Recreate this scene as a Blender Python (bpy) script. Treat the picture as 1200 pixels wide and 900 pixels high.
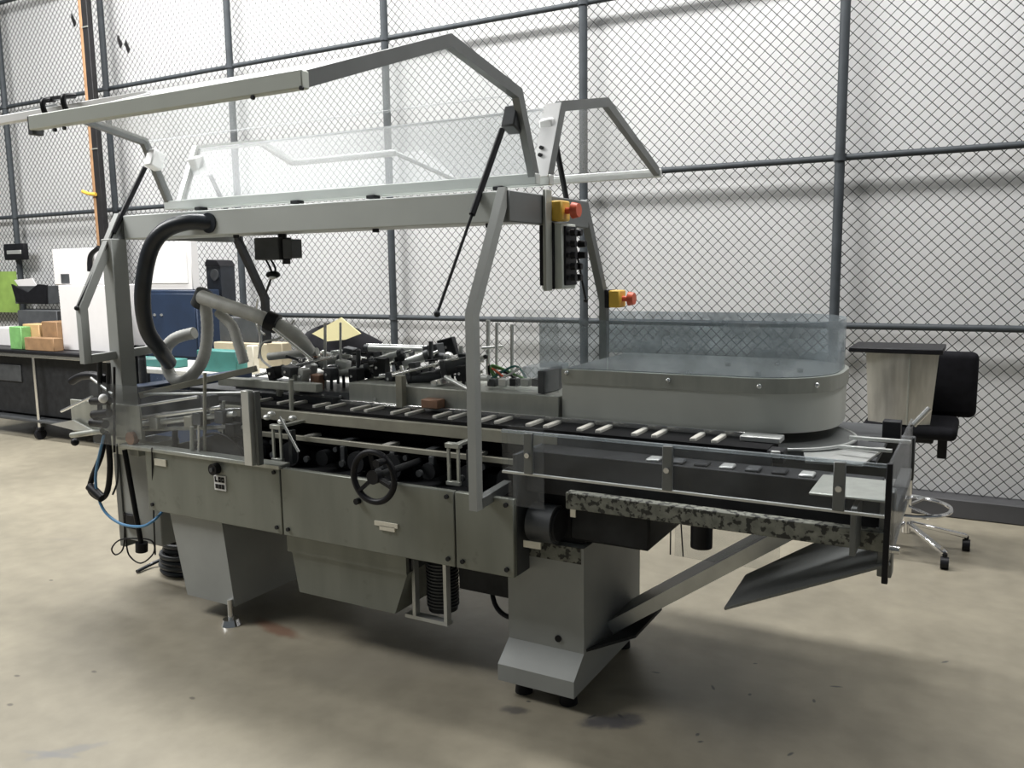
import bpy, bmesh, math, random
from mathutils import Vector, Matrix
random.seed(7)
for o in list(bpy.data.objects): bpy.data.objects.remove(o)
scene = bpy.context.scene
COL = scene.collection

# ---------------------------------------------------------------- camera
F, CAMH = 990.0, 1.62
YAW, PITCH, ROLL = (math.radians(a) for a in (29.28, 7.78, -0.83))
fw = Vector((-math.sin(YAW)*math.cos(PITCH), math.cos(YAW)*math.cos(PITCH), -math.sin(PITCH)))
r0 = Vector((math.cos(YAW), math.sin(YAW), 0)); u0 = r0.cross(fw)
rt = r0*math.cos(ROLL) + u0*math.sin(ROLL); up = -r0*math.sin(ROLL) + u0*math.cos(ROLL)
CP = Vector((0, 0, CAMH))
cam = bpy.data.cameras.new('camera'); cam.sensor_width = 36; cam.sensor_fit = 'HORIZONTAL'
cam.lens = F/1200*36; cam.clip_start = .05; cam.clip_end = 60
co = bpy.data.objects.new('camera', cam); COL.objects.link(co)
m = Matrix((rt, up, -fw)).transposed().to_4x4(); m.translation = CP; co.matrix_world = m
scene.camera = co

# ---------------------------------------------------------------- light
scene.view_settings.view_transform = 'Standard'; scene.view_settings.look = 'None'
scene.view_settings.gamma = 1; scene.view_settings.use_curve_mapping = False
scene.view_settings.exposure = 0.27
w = bpy.data.worlds.new('World'); scene.world = w; w.use_nodes = True
w.node_tree.nodes['Background'].inputs[0].default_value = (.86, .95, 1, 1)
w.node_tree.nodes['Background'].inputs[1].default_value = .09
def area(name, loc, sx, sy, power, col=(1, .993, .98), rot=(0, 0, 0)):
    l = bpy.data.lights.new(name, 'AREA'); l.shape = 'RECTANGLE'; l.size = sx; l.size_y = sy
    l.energy = power; l.color = col
    o = bpy.data.objects.new(name, l); COL.objects.link(o); o.location = loc; o.rotation_euler = rot
    return o
# rows of ceiling fluorescents above the frame
area('ceiling_lamp_row', (-4.2, 4.3, 5.9), 8.5, .6, 600)
area('ceiling_lamp_row', (-8.0, .6, 5.8), 4.5, 2.2, 620)
area('ceiling_lamp_row', (1.8, 4.3, 5.9), 1.6, .6, 95)

# ---------------------------------------------------------------- placing helpers
def ray(px, py): return fw + rt*((px-600)/F) + up*((450-py)/F)
def at(px, py, Y): d = ray(px, py); return CP + d*(Y/d.y)
def atx(px, py, X): d = ray(px, py); return CP + d*(X/d.x)
def atz(px, py, Z): d = ray(px, py); return CP + d*((Z-CAMH)/d.z)
def V(*a): return Vector(a)

# ---------------------------------------------------------------- materials
def mat(name, col, rough=.5, metal=0., noise=.12, scale=6., bump=0., stretch=None, spots=None, spec=.5):
    m = bpy.data.materials.new(name); m.use_nodes = True
    nt = m.node_tree; b = nt.nodes['Principled BSDF']
    b.inputs['Roughness'].default_value = rough; b.inputs['Metallic'].default_value = metal
    b.inputs['Specular IOR Level'].default_value = spec
    tc = nt.nodes.new('ShaderNodeTexCoord'); mp = nt.nodes.new('ShaderNodeMapping')
    g = nt.nodes.new('ShaderNodeNewGeometry')
    nt.links.new(g.outputs['Position'], mp.inputs[0])
    if stretch: mp.inputs['Scale'].default_value = stretch
    n = nt.nodes.new('ShaderNodeTexNoise'); n.inputs['Scale'].default_value = scale; n.inputs['Detail'].default_value = 6
    nt.links.new(mp.outputs[0], n.inputs[0])
    cr = nt.nodes.new('ShaderNodeValToRGB')
    cr.color_ramp.elements[0].position = .3; cr.color_ramp.elements[1].position = .7
    cr.color_ramp.elements[0].color = tuple(c*(1-noise) for c in col)+(1,)
    cr.color_ramp.elements[1].color = tuple(min(1, c*(1+noise)) for c in col)+(1,)
    nt.links.new(n.outputs[0], cr.inputs[0])
    src = cr.outputs[0]
    if spots:
        sc, sz, thr, amt = spots
        n2 = nt.nodes.new('ShaderNodeTexNoise'); n2.inputs['Scale'].default_value = sz; n2.inputs['Detail'].default_value = 8
        nt.links.new(g.outputs['Position'], n2.inputs[0])
        r2 = nt.nodes.new('ShaderNodeValToRGB'); r2.color_ramp.elements[0].position = thr; r2.color_ramp.elements[1].position = thr+.06
        r2.color_ramp.elements[1].color = (amt, amt, amt, 1)
        nt.links.new(n2.outputs[0], r2.inputs[0])
        mx = nt.nodes.new('ShaderNodeMix'); mx.data_type = 'RGBA'; mx.inputs[7].default_value = tuple(sc)+(1,)
        nt.links.new(r2.outputs[0], mx.inputs[0]); nt.links.new(src, mx.inputs[6]); src = mx.outputs[2]
    nt.links.new(src, b.inputs['Base Color'])
    if bump:
        bp = nt.nodes.new('ShaderNodeBump'); bp.inputs['Strength'].default_value = bump; bp.inputs['Distance'].default_value = .01
        nt.links.new(n.outputs[0], bp.inputs['Height']); nt.links.new(bp.outputs[0], b.inputs['Normal'])
    return m
M = {}
M['steel'] = mat('brushed_steel', (.42, .43, .39), .42, .55, .10, 9, stretch=(3, 3, .6))
M['panel'] = mat('panel_steel', (.22, .23, .20), .48, .45, .13, 4, stretch=(2, 2, .5), spots=((.16, .16, .14), 14, .64, .45))
M['paint'] = mat('grey_paint', (.33, .34, .325), .55, .1, .07, 5)
M['frame'] = mat('frame_steel', (.17, .178, .175), .45, .5, .08, 6)
M['beam'] = mat('beam_paint', (.56, .585, .565), .5, .1, .04, 4)
M['alu'] = mat('aluminium', (.62, .63, .61), .38, .6, .08, 12)
M['lip'] = mat('lip_paint', (.64, .67, .61), .5, .15, .05, 5)
M['bright'] = mat('polished_steel', (.78, .78, .76), .25, .85, .06, 14)
M['chrome'] = mat('chrome', (.85, .85, .86), .12, 1, .03, 8)
M['dark'] = mat('dark_steel', (.025, .026, .028), .55, .2, .3, 14, spec=.25)
M['darkgrey'] = mat('dark_grey', (.075, .079, .083), .5, .2, .2, 10, spec=.35)
M['black'] = mat('black_plastic', (.010, .010, .012), .45, 0, .25, 20, spec=.22)
M['belt'] = mat('belt_rubber', (.006, .006, .007), .6, 0, .3, 20, spec=.15)
M['rubber'] = mat('hose_rubber', (.016, .02, .027), .38, 0, .25, 12)
M['conduit'] = mat('grey_conduit', (.52, .52, .49), .55, .05, .14, 16)
M['grime'] = mat('grimy_steel', (.20, .205, .175), .6, .15, .3, 30, spots=((.012, .012, .012), 45, .51, .9))
M['lug'] = mat('lug_nylon', (.66, .64, .58), .5, 0, .1, 14)
M['skirt'] = mat('skirt_steel', (.58, .59, .54), .42, .15, .07, 3, stretch=(1, 1, .5))
M['tan'] = mat('rail_tan', (.34, .33, .27), .5, .25, .15, 10)
M['yellow'] = mat('switch_yellow', (.72, .45, .06), .5, 0, .06, 10)
M['red'] = mat('button_red', (.62, .11, .05), .4, 0, .06, 10)
M['white'] = mat('white_plastic', (.80, .80, .79), .5, 0, .03, 6)
M['label'] = mat('label_paper', (.72, .68, .56), .7, 0, .06, 30)
M['blue'] = mat('blue_paint', (.011, .025, .058), .5, 0, .2, 5)
M['bluehose'] = mat('blue_hose', (.10, .26, .46), .4, 0, .1, 10)
M['teal'] = mat('teal_plastic', (.05, .20, .18), .5, 0, .15, 8)
M['green'] = mat('green_paper', (.26, .40, .09), .7, 0, .15, 7)
M['greenleaf'] = mat('green_pack', (.17, .38, .13), .5, 0, .2, 14)
M['kraft'] = mat('kraft_card', (.27, .16, .08), .75, 0, .2, 10)
M['orange'] = mat('orange_card', (.55, .36, .17), .7, 0, .12, 10)
M['foam'] = mat('white_foam', (.70, .685, .68), .8, 0, .02, 10)
M['cream'] = mat('yellow_sheet', (.66, .60, .33), .7, 0, .03, 6)
M['cloth'] = mat('black_cloth', (.008, .008, .010), .85, 0, .3, 18, spec=.15)
M['wire'] = mat('galvanised_wire', (.03, .032, .034), .6, .1, .15, 30)
M['post'] = mat('fence_post', (.045, .052, .058), .55, .0, .15, 12, spec=.3)
M['rust'] = mat('column_rust', (.40, .23, .12), .7, .1, .25, 7)
M['colblack'] = mat('column_black', (.013, .012, .013), .6, .1, .3, 7)
M['copper'] = mat('copper_brown', (.30, .17, .11), .5, .3, .2, 14)
M['wood'] = mat('pale_board', (.42, .36, .25), .7, 0, .12, 8)
M['mirror'] = mat('curved_sheet', (.62, .60, .55), .28, .6, .25, 3, stretch=(6, 6, 1))

def plexi(name, tint, haze, hazecol=(.8, .82, .84), rough=.14, dirt=0., ior=1.45):
    m = bpy.data.materials.new(name); m.use_nodes = True; nt = m.node_tree; nt.nodes.clear()
    out = nt.nodes.new('ShaderNodeOutputMaterial')
    tr = nt.nodes.new('ShaderNodeBsdfTransparent'); tr.inputs[0].default_value = tuple(tint)+(1,)
    df = nt.nodes.new('ShaderNodeBsdfDiffuse'); df.inputs[0].default_value = tuple(hazecol)+(1,)
    gl = nt.nodes.new('ShaderNodeBsdfGlossy'); gl.inputs[1].default_value = rough
    mx = nt.nodes.new('ShaderNodeMixShader'); mx.inputs[0].default_value = haze
    if dirt:
        n = nt.nodes.new('ShaderNodeTexNoise'); n.inputs['Scale'].default_value = 7; n.inputs['Detail'].default_value = 7
        g = nt.nodes.new('ShaderNodeNewGeometry'); nt.links.new(g.outputs['Position'], n.inputs[0])
        mr = nt.nodes.new('ShaderNodeMapRange'); mr.inputs[1].default_value = .35; mr.inputs[2].default_value = .75
        mr.inputs[3].default_value = haze*.5; mr.inputs[4].default_value = haze+dirt
        nt.links.new(n.outputs[0], mr.inputs[0]); nt.links.new(mr.outputs[0], mx.inputs[0])
    nt.links.new(tr.outputs[0], mx.inputs[1]); nt.links.new(df.outputs[0], mx.inputs[2])
    lw = nt.nodes.new('ShaderNodeLayerWeight'); pw = nt.nodes.new('ShaderNodeMath'); pw.operation = 'POWER'; pw.inputs[1].default_value = 4
    fr = nt.nodes.new('ShaderNodeMath'); fr.operation = 'MULTIPLY_ADD'; fr.inputs[1].default_value = .4; fr.inputs[2].default_value = .018
    nt.links.new(lw.outputs['Facing'], pw.inputs[0]); nt.links.new(pw.outputs[0], fr.inputs[0])
    m2 = nt.nodes.new('ShaderNodeMixShader')
    nt.links.new(fr.outputs[0], m2.inputs[0]); nt.links.new(mx.outputs[0], m2.inputs[1]); nt.links.new(gl.outputs[0], m2.inputs[2])
    nt.links.new(m2.outputs[0], out.inputs[0]); return m
M['plexi'] = plexi('clear_acrylic', (.97, .975, .975), .10, rough=.38)
M['plexid'] = plexi('smoked_acrylic', (.94, .95, .96), .02, (.5, .53, .57), .10, .06)
M['plexit'] = plexi('scuffed_acrylic', (.84, .87, .885), .26, (.50, .54, .565), .15, .22)

# ---------------------------------------------------------------- mesh helpers
class B:
    """collects shapes (world coordinates) and links them as one mesh object"""
    def __init__(s): s.bm = bmesh.new()
    def box(s, a, b, bev=0., rot=None, seg=1):
        a, b = Vector(a), Vector(b); c = (a+b)/2; d = b-a
        r = bmesh.ops.create_cube(s.bm, size=1)
        vs = r['verts']
        bmesh.ops.scale(s.bm, vec=[max(abs(x), 1e-4) for x in d], verts=vs)
        if bev:
            es = list({e for v in vs for e in v.link_edges})
            rr = bmesh.ops.bevel(s.bm, geom=es, offset=bev, segments=seg, affect='EDGES', profile=.5)
            vs = list({v for f in rr['faces'] for v in f.verts} | {v for v in vs if v.is_valid})
        if rot is not None: bmesh.ops.rotate(s.bm, cent=(0, 0, 0), matrix=rot, verts=vs)
        bmesh.ops.translate(s.bm, vec=c, verts=vs); return s
    def obox(s, p, q, w, h, bev=0., upv=(0, 0, 1)):
        """bar of section w (sideways) x h (along upv) from p to q"""
        p, q = Vector(p), Vector(q); x = (q-p); L = x.length; x.normalize()
        y = Vector(upv).cross(x)
        if y.length < 1e-4: y = Vector((0, 1, 0)).cross(x)
        y.normalize(); z = x.cross(y)
        R = Matrix((x, y, z)).transposed()
        c = (p+q)/2
        return s.box(c-Vector((L/2, w/2, h/2)), c+Vector((L/2, w/2, h/2)), bev, R)
    def cyl(s, p, q, r, r2=None, n=14, cap=True):
        p, q = Vector(p), Vector(q); d = q-p; L = d.length
        R = Vector((0, 0, 1)).rotation_difference(d).to_matrix().to_4x4()
        R.translation = (p+q)/2
        bmesh.ops.create_cone(s.bm, cap_ends=cap, segments=n, radius1=r, radius2=r if r2 is None else r2, depth=L, matrix=R); return s
    def sph(s, c, r, sc=(1, 1, 1), u=14, v=10):
        mm = Matrix.Translation(Vector(c)) @ Matrix.Diagonal((*sc, 1))
        bmesh.ops.create_uvsphere(s.bm, u_segments=u, v_segments=v, radius=r, matrix=mm); return s
    def tube(s, pts, r, n=10, smooth=True, sub=6, rib=0., square=False):
        P = [Vector(p) for p in pts]
        if smooth and len(P) > 2:
            Q = []
            for i in range(len(P)-1):
                a, b, c, d = P[max(i-1, 0)], P[i], P[i+1], P[min(i+2, len(P)-1)]
                for k in range(sub):
                    t = k/sub
                    Q.append(.5*((2*b)+(c-a)*t+(2*a-5*b+4*c-d)*t*t+(3*b-a-3*c+d)*t**3))
            Q.append(P[-1]); P = Q
        rings = []; prev = None
        for i, p in enumerate(P):
            t = (P[min(i+1, len(P)-1)]-P[max(i-1, 0)]).normalized()
            if prev is None:
                x = t.orthogonal().normalized()
            else:
                x = (prev-t*prev.dot(t)); x = x.normalized() if x.length > 1e-6 else t.orthogonal().normalized()
            prev = x; y = t.cross(x)
            rr = r*(1+(rib if i % 2 else -rib))
            rings.append([s.bm.verts.new(p+(x*math.cos(2*math.pi*k/n)+y*math.sin(2*math.pi*k/n))*rr) for k in range(n)])
        for a, b in zip(rings, rings[1:]):
            for k in range(n): s.bm.faces.new((a[k], a[(k+1) % n], b[(k+1) % n], b[k]))
        s.bm.faces.new(rings[0][::-1]); s.bm.faces.new(rings[-1]); return s
    def prism(s, poly, ax, a, b):
        """polygon in the two axes other than ax, extruded along ax from a to b"""
        i = 'xyz'.index(ax)
        def mk(p, h): v = list(p); v.insert(i, h); return s.bm.verts.new(v)
        A = [mk(p, a) for p in poly]; C = [mk(p, b) for p in poly]; n = len(poly)
        for k in range(n): s.bm.faces.new((A[k], A[(k+1) % n], C[(k+1) % n], C[k]))
        s.bm.faces.new(A[::-1]); s.bm.faces.new(C); bmesh.ops.recalc_face_normals(s.bm, faces=s.bm.faces); return s
    def plate(s, pts, th):
        """flat polygon with thickness th, centred"""
        P = [Vector(p) for p in pts]; n = (P[1]-P[0]).cross(P[2]-P[0]).normalized()*th/2
        A = [s.bm.verts.new(p-n) for p in P]; C = [s.bm.verts.new(p+n) for p in P]; k = len(P)
        for i in range(k): s.bm.faces.new((A[i], A[(i+1) % k], C[(i+1) % k], C[i]))
        s.bm.faces.new(A[::-1]); s.bm.faces.new(C); bmesh.ops.recalc_face_normals(s.bm, faces=s.bm.faces); return s
    def mitre(s, pts, w, h, side):
        """flat bar swept along a polyline; w along `side`, h in the plane of the line, mitred corners"""
        P = [Vector(p) for p in pts]; S = Vector(side).normalized()*w/2; rings = []
        for i, p in enumerate(P):
            t1 = (P[i]-P[i-1]).normalized() if i else None
            t2 = (P[i+1]-P[i]).normalized() if i < len(P)-1 else None
            t = ((t1 or t2)+(t2 or t1)).normalized(); nn = t.cross(S).normalized()
            k = 1/max(.4, t.dot(t1 or t2)); o = nn*h/2*k
            rings.append([s.bm.verts.new(v) for v in (p-S-o, p+S-o, p+S+o, p-S+o)])
        for a, b in zip(rings, rings[1:]):
            for k in range(4): s.bm.faces.new((a[k], a[(k+1) % 4], b[(k+1) % 4], b[k]))
        s.bm.faces.new(rings[0][::-1]); s.bm.faces.new(rings[-1])
        bmesh.ops.recalc_face_normals(s.bm, faces=s.bm.faces); return s
    def torus(s, c, R, r, ax='y', n=28, k=8, a0=0, a1=2*math.pi):
        c = Vector(c); ex, ey = {'y': (V(1, 0, 0), V(0, 0, 1)), 'z': (V(1, 0, 0), V(0, 1, 0)), 'x': (V(0, 1, 0), V(0, 0, 1))}[ax]
        ez = ex.cross(ey); rings = []
        for i in range(n):
            a = a0+(a1-a0)*i/n; d = ex*math.cos(a)+ey*math.sin(a)
            rings.append([s.bm.verts.new(c+d*(R+r*math.cos(b))+ez*r*math.sin(b)) for b in [2*math.pi*j/k for j in range(k)]])
        for i in range(n):
            a, b = rings[i], rings[(i+1) % n]
            for j in range(k): s.bm.faces.new((a[j], a[(j+1) % k], b[(j+1) % k], b[j]))
        bmesh.ops.recalc_face_normals(s.bm, faces=s.bm.faces); return s
    def make(s, name, material, parent=None, label=None, smooth=None, kind=None):
        me = bpy.data.meshes.new(name)
        lo = Vector([min(v.co[i] for v in s.bm.verts) for i in range(3)]); hi = Vector([max(v.co[i] for v in s.bm.verts) for i in range(3)])
        c = (lo+hi)/2
        if parent is None: c.z = lo.z
        bmesh.ops.translate(s.bm, vec=-c, verts=s.bm.verts)
        s.bm.to_mesh(me); s.bm.free()
        me.materials.append(M[material] if isinstance(material, str) else material)
        if smooth is not False:
            me.polygons.foreach_set('use_smooth', [True]*len(me.polygons))
            me.set_sharp_from_angle(angle=math.radians(38))
        o = bpy.data.objects.new(name, me); COL.objects.link(o)
        o.location = c
        if parent: o.parent = parent; o.location = c-WL[parent.name]
        WL[o.name] = c
        if label: o['label'] = label
        if kind: o['kind'] = kind
        return o
WL = {}
def thing(name, loc, label, cat, group=None):
    o = bpy.data.objects.new(name, None); COL.objects.link(o); o.location = loc; o.empty_display_size = .1
    WL[o.name] = Vector(loc); return tag(o, label, cat, group)
def tag(o, label, cat, group=None):
    o['label'] = label; o['category'] = cat
    if group: o['group'] = group
    return o
def struct(o): o['kind'] = 'structure'; return o
def tree_copy(o, off, label, parent=None):
    c = o.copy(); COL.objects.link(c); c.parent = parent
    if parent is None:
        c.location = Vector(o.location)+Vector(off); c['label'] = label
    for ch in [x for x in COL.objects if x.parent == o]: tree_copy(ch, off, label, c)
    return c

# ================================================================ SETTING
def floor_mat():
    m = mat('concrete_floor', (.265, .238, .180), .42, 0, .18, 1.1, bump=.03)
    nt = m.node_tree; b = nt.nodes['Principled BSDF']; src = b.inputs['Base Color'].links[0].from_socket
    g = nt.nodes.new('ShaderNodeNewGeometry')
    def N(t, **k):
        n = nt.nodes.new(t)
        for a, v in k.items(): setattr(n, a, v)
        return n
    nf = N('ShaderNodeTexNoise'); nf.inputs['Scale'].default_value = 9; nf.inputs['Detail'].default_value = 9
    nt.links.new(g.outputs['Position'], nf.inputs[0])
    mr = N('ShaderNodeMapRange'); mr.inputs[1].default_value = .3; mr.inputs[2].default_value = .75; mr.inputs[3].default_value = .86; mr.inputs[4].default_value = 1.08
    nt.links.new(nf.outputs[0], mr.inputs[0])
    mm = N('ShaderNodeMix', data_type='RGBA', blend_type='MULTIPLY'); mm.inputs[0].default_value = 1
    nt.links.new(src, mm.inputs[6]); nt.links.new(mr.outputs[0], mm.inputs[7]); src = mm.outputs[2]
    def stain(x, y, rx, ry, col, amt, ang=0, ns=5., thr=.55):
        nonlocal src
        mp = N('ShaderNodeMapping', vector_type='TEXTURE'); mp.inputs['Location'].default_value = (x, y, 0)
        mp.inputs['Rotation'].default_value = (0, 0, ang); mp.inputs['Scale'].default_value = (rx, ry, 1)
        nt.links.new(g.outputs['Position'], mp.inputs[0])
        ln = N('ShaderNodeVectorMath', operation='LENGTH'); nt.links.new(mp.outputs[0], ln.inputs[0])
        no = N('ShaderNodeTexNoise'); no.inputs['Scale'].default_value = ns; no.inputs['Detail'].default_value = 6
        nt.links.new(g.outputs['Position'], no.inputs[0])
        ad = N('ShaderNodeMath', operation='ADD'); nt.links.new(ln.outputs['Value'], ad.inputs[0]); nt.links.new(no.outputs[0], ad.inputs[1])
        r = N('ShaderNodeMapRange', interpolation_type='SMOOTHSTEP'); r.inputs[1].default_value = thr+.3; r.inputs[2].default_value = thr+.95
        r.inputs[3].default_value = amt; r.inputs[4].default_value = 0
        nt.links.new(ad.outputs[0], r.inputs[0])
        mx = N('ShaderNodeMix', data_type='RGBA'); mx.inputs[7].default_value = tuple(col)+(1,)
        nt.links.new(r.outputs[0], mx.inputs[0]); nt.links.new(src, mx.inputs[6]); src = mx.outputs[2]
    def st(px, py, rx, ry, col, amt, **k): p = atz(px, py, 0); stain(p.x, p.y, rx, ry, col, amt, **k)
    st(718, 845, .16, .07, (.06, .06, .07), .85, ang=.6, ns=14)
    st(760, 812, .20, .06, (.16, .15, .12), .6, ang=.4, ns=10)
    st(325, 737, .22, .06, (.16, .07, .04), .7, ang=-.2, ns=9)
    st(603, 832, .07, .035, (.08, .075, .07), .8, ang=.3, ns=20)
    st(80, 880, .16, .035, (.18, .18, .18), .6, ang=.9, ns=16)
    st(60, 884, .14, .02, (.18, .18, .18), .6, ang=.3, ns=16)
    st(75, 632, .16, .03, (.20, .18, .15), .5, ang=.4, ns=12)
    st(820, 800, .5, .25, (.24, .22, .17), .45, ang=.5, ns=6)
    st(430, 780, .5, .2, (.22, .20, .16), .4, ang=.5, ns=6)
    st(1000, 800, .35, .22, (.22, .2, .15), .35, ang=.7, ns=6)
    for k in range(14):
        st(600+random.random()*520, 770+random.random()*120, .012+random.random()*.02, .008, (.05, .05, .05), .9, ang=random.random()*3, ns=30)
    for (x, y) in ((12, 826), (225, 818), (60, 680), (110, 787), (20, 792)): st(x, y, .02, .012, (.07, .06, .05), .8, ns=30)
    nt.links.new(src, b.inputs['Base Color']); return m
M['floor'] = floor_mat()
struct(B().box((-16, -4, -.1), (6, 6.4, 0)).make('floor', 'floor', smooth=False))
M['wall'] = mat('white_wall', (.74, .74, .737), .75, 0, .025, 1.2)
struct(B().box((-16, 6.11, 0), (6, 6.4, 5.6)).make('wall_back', 'wall', smooth=False))
M['kerb'] = mat('kerb_grey', (.055, .055, .058), .7, 0, .15, 5)
struct(B().box((-16, 5.93, 0), (6, 6.11, .125), .008).make('baseboard_back', 'kerb', smooth=False))

# ---------------------------------------------------------------- chain link fence
FY = 6.0
fence = thing('chain_link_fence', (-4.5, FY, .125), 'tall chain link fence of dark posts and rails before white wall', 'fence')
for i in range(7):
    x = .95-1.833*i
    p = B().cyl((x, FY, .12), (x, FY, 5.3), .032, n=16).make('post', 'post', fence)
    for z in (1.209, 2.308, 3.56): B().cyl((x, FY, z-.022), (x, FY, z+.022), .041, n=16).make('clamp', 'post', p)
for z in (1.209, 2.308, 3.56, 4.7): B().cyl((-13, FY+.012, z), (2, FY+.012, z), .022, n=12).make('rail', 'post', fence)
def chain_mesh():
    import numpy as np
    x0, x1, z0, z1, hx, hz, r = -11.2, 1.4, .13, 4.75, .037, .037, .0030
    nz = int((z1-z0)/hz); nx = int((x1-x0)/hx); yv = FY+.05
    verts = []; faces = []; base = 0
    tri = [(math.cos(a), math.sin(a)) for a in (math.pi/2, math.pi*7/6, math.pi*11/6)]
    I = np.arange(nz+1)
    for c in range(nx):
        xs = x0+hx*(c+((I+c) % 2)) ; ys = yv+np.where((I+c) % 2 == 0, -.003, .003)
        zs = z0+I*hz
        ring = np.stack([np.stack([xs+r*1.42*tx, ys+r*ty, zs], 1) for tx, ty in tri], 1).reshape(-1, 3)
        verts.append(ring)
        k = np.arange(nz)*3+base
        for j in range(3):
            j2 = (j+1) % 3
            faces.append(np.stack([k+j, k+j2, k+3+j2, k+3+j], 1))
        base += (nz+1)*3
    v = np.concatenate(verts); f = np.concatenate(faces)
    v = v-np.array((-4.5, FY, .125))
    me = bpy.data.meshes.new('wire_mesh'); me.from_pydata(v.tolist(), [], f.tolist()); me.materials.append(M['wire'])
    o = bpy.data.objects.new('wire_mesh', me); COL.objects.link(o); o.parent = fence; o['kind'] = 'stuff'
chain_mesh()

for k, (px, py) in enumerate(((86, 24), (140, 49), (149, 55))):
    c = at(px, py, FY-.02)
    tag(B().plate([c+V(-.03, 0, .03), c+V(.01, -.02, .06), c+V(.04, 0, -.03), c+V(-.01, .015, -.06)], .012).make('leaf_scrap', 'colblack'), ('dark scrap caught in the fence between column and end post', 'narrow dark scrap in the fence beside the brown column', 'dark scrap in the fence just below another small scrap')[k], 'scrap', 'scraps caught in the fence')
# brown steel column in front of the fence
colm = thing('steel_column', (-8.2, 5.85, 0), 'rusty brown and black steel column standing before the fence', 'column')
cx = -8.13
B().box((cx-.03, 5.74, 0), (cx+.06, 5.80, 5.3), .004).make('column_body', 'colblack', colm)
B().box((cx-.075, 5.741, 0), (cx-.0305, 5.80, 5.3), .003).make('rusty_flange', 'rust', colm)
for z in (1.6, 2.9, 4.1): B().box((cx-.03, 5.73, z), (cx+.062, 5.7395, z+.012)).make('strap', 'steel', colm)
p = at(105, 226, 5.72)
B().tube([p+V(-.10, -.01, .02), p+V(0, -.01, -.01), p+V(.10, 0, -.02)], .018).make('yellow_tag', 'yellow', colm)

# ================================================================ MACHINE
mach = thing('cartoning_machine', (-2.4, 3.09, 0), 'long grey packaging machine with raised clear guard hoods on two pedestals', 'machine')
def P(b, name, material, parent=None, label=None, **k): return b.make(name, material, parent or mach, label, **k)

# ---- body
for (a, b) in ((-3.48, -2.609), (-2.603, -1.719), (-1.713, -1.46)):
    pn = P(B().box((a, 2.6, .49), (b, 2.625, .788), .003), 'front_panel', 'panel')
    for (x, z) in ((a+.03, .52), (b-.03, .52), (b-.03, .765)):
        P(B().cyl((x, 2.602, z), (x, 2.592, z), .009, n=10), 'bolt', 'dark', pn)
P(B().box((-3.66, 2.59, .780), (-2.6, 2.66, .80), .003), 'top_ledge', 'steel')
P(B().box((-3.46, 2.63, .51), (-1.475, 3.55, .74)), 'body_frame', 'dark')
P(B().box((-3.48, 3.555, .49), (-1.46, 3.58, .95), .003), 'rear_panel', 'panel')
P(B().box((-1.475, 2.627, .49), (-1.46, 3.553, .95), .002), 'end_panel', 'darkgrey')
P(B().box((-3.48, 2.66, .49), (-3.465, 3.553, .78), .002), 'end_panel', 'panel')
P(B().box((-3.4, 3.06, .74), (-1.48, 3.10, .99)), 'cavity_back', 'dark')
# labels and marks on the panels
p = at(188, 542, 2.597); P(B().box((p.x-.04, 2.594, p.z-.016), (p.x+.04, 2.602, p.z+.016)), 'label_plate', 'label', label='small cream label plate')
lp = at(452, 616, 2.597)
l = P(B().box((lp.x-.055, 2.594, lp.z-.004), (lp.x+.06, 2.602, lp.z+.014)).box((lp.x-.03, 2.594, lp.z-.02), (lp.x+.045, 2.602, lp.z-.002)), 'label_plate', 'label', label='cream maker label with stepped outline')
p = at(258, 566, 2.597)
st_ = P(B().box((p.x-.036, 2.595, p.z-.034), (p.x+.036, 2.602, p.z+.034)), 'sticker', 'white', label='white sticker with two rows of black marks')
mk = B()
for k, (x0, x1) in enumerate(((-.030, -.014), (-.008, .008), (.012, .030))):
    mk.box((p.x+x0, 2.593, p.z+.004), (p.x+x0+.006, 2.597, p.z+.028)).box((p.x+x0, 2.593, p.z+.004), (p.x+x1, 2.597, p.z+.012))
    if k: mk.box((p.x+x0, 2.593, p.z+.02), (p.x+x1, 2.597, p.z+.028)).box((p.x+x1-.006, 2.593, p.z+.004), (p.x+x1, 2.597, p.z+.028))
for x0 in (-.028, -.008, .012): mk.box((p.x+x0, 2.593, p.z-.026), (p.x+x0+.016, 2.597, p.z-.006))
P(mk, 'printed_mark', 'black', st_)
p = at(254, 549, 2.597); kb = P(B().cyl((p.x, 2.602, p.z), (p.x, 2.57, p.z), .026, n=20), 'knob', 'black')
P(B().cyl((p.x, 2.571, p.z), (p.x, 2.562, p.z), .010, n=12), 'knob_cap', 'darkgrey', kb)
p = at(420, 587, 2.597); P(B().cyl((p.x, 2.602, p.z), (p.x, 2.58, p.z), .013, n=14), 'knob', 'black')
# round cut-out trim over the panel
p = at(247, 531, 2.62); 
P(B().torus((p.x, 2.66, .70), .19, .006, 'y', 32, 6), 'wheel_rim', 'black')
P(B().cyl((p.x, 2.67, .70), (p.x, 2.69, .70), .18, n=32), 'drive_disc', 'dark')

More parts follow.
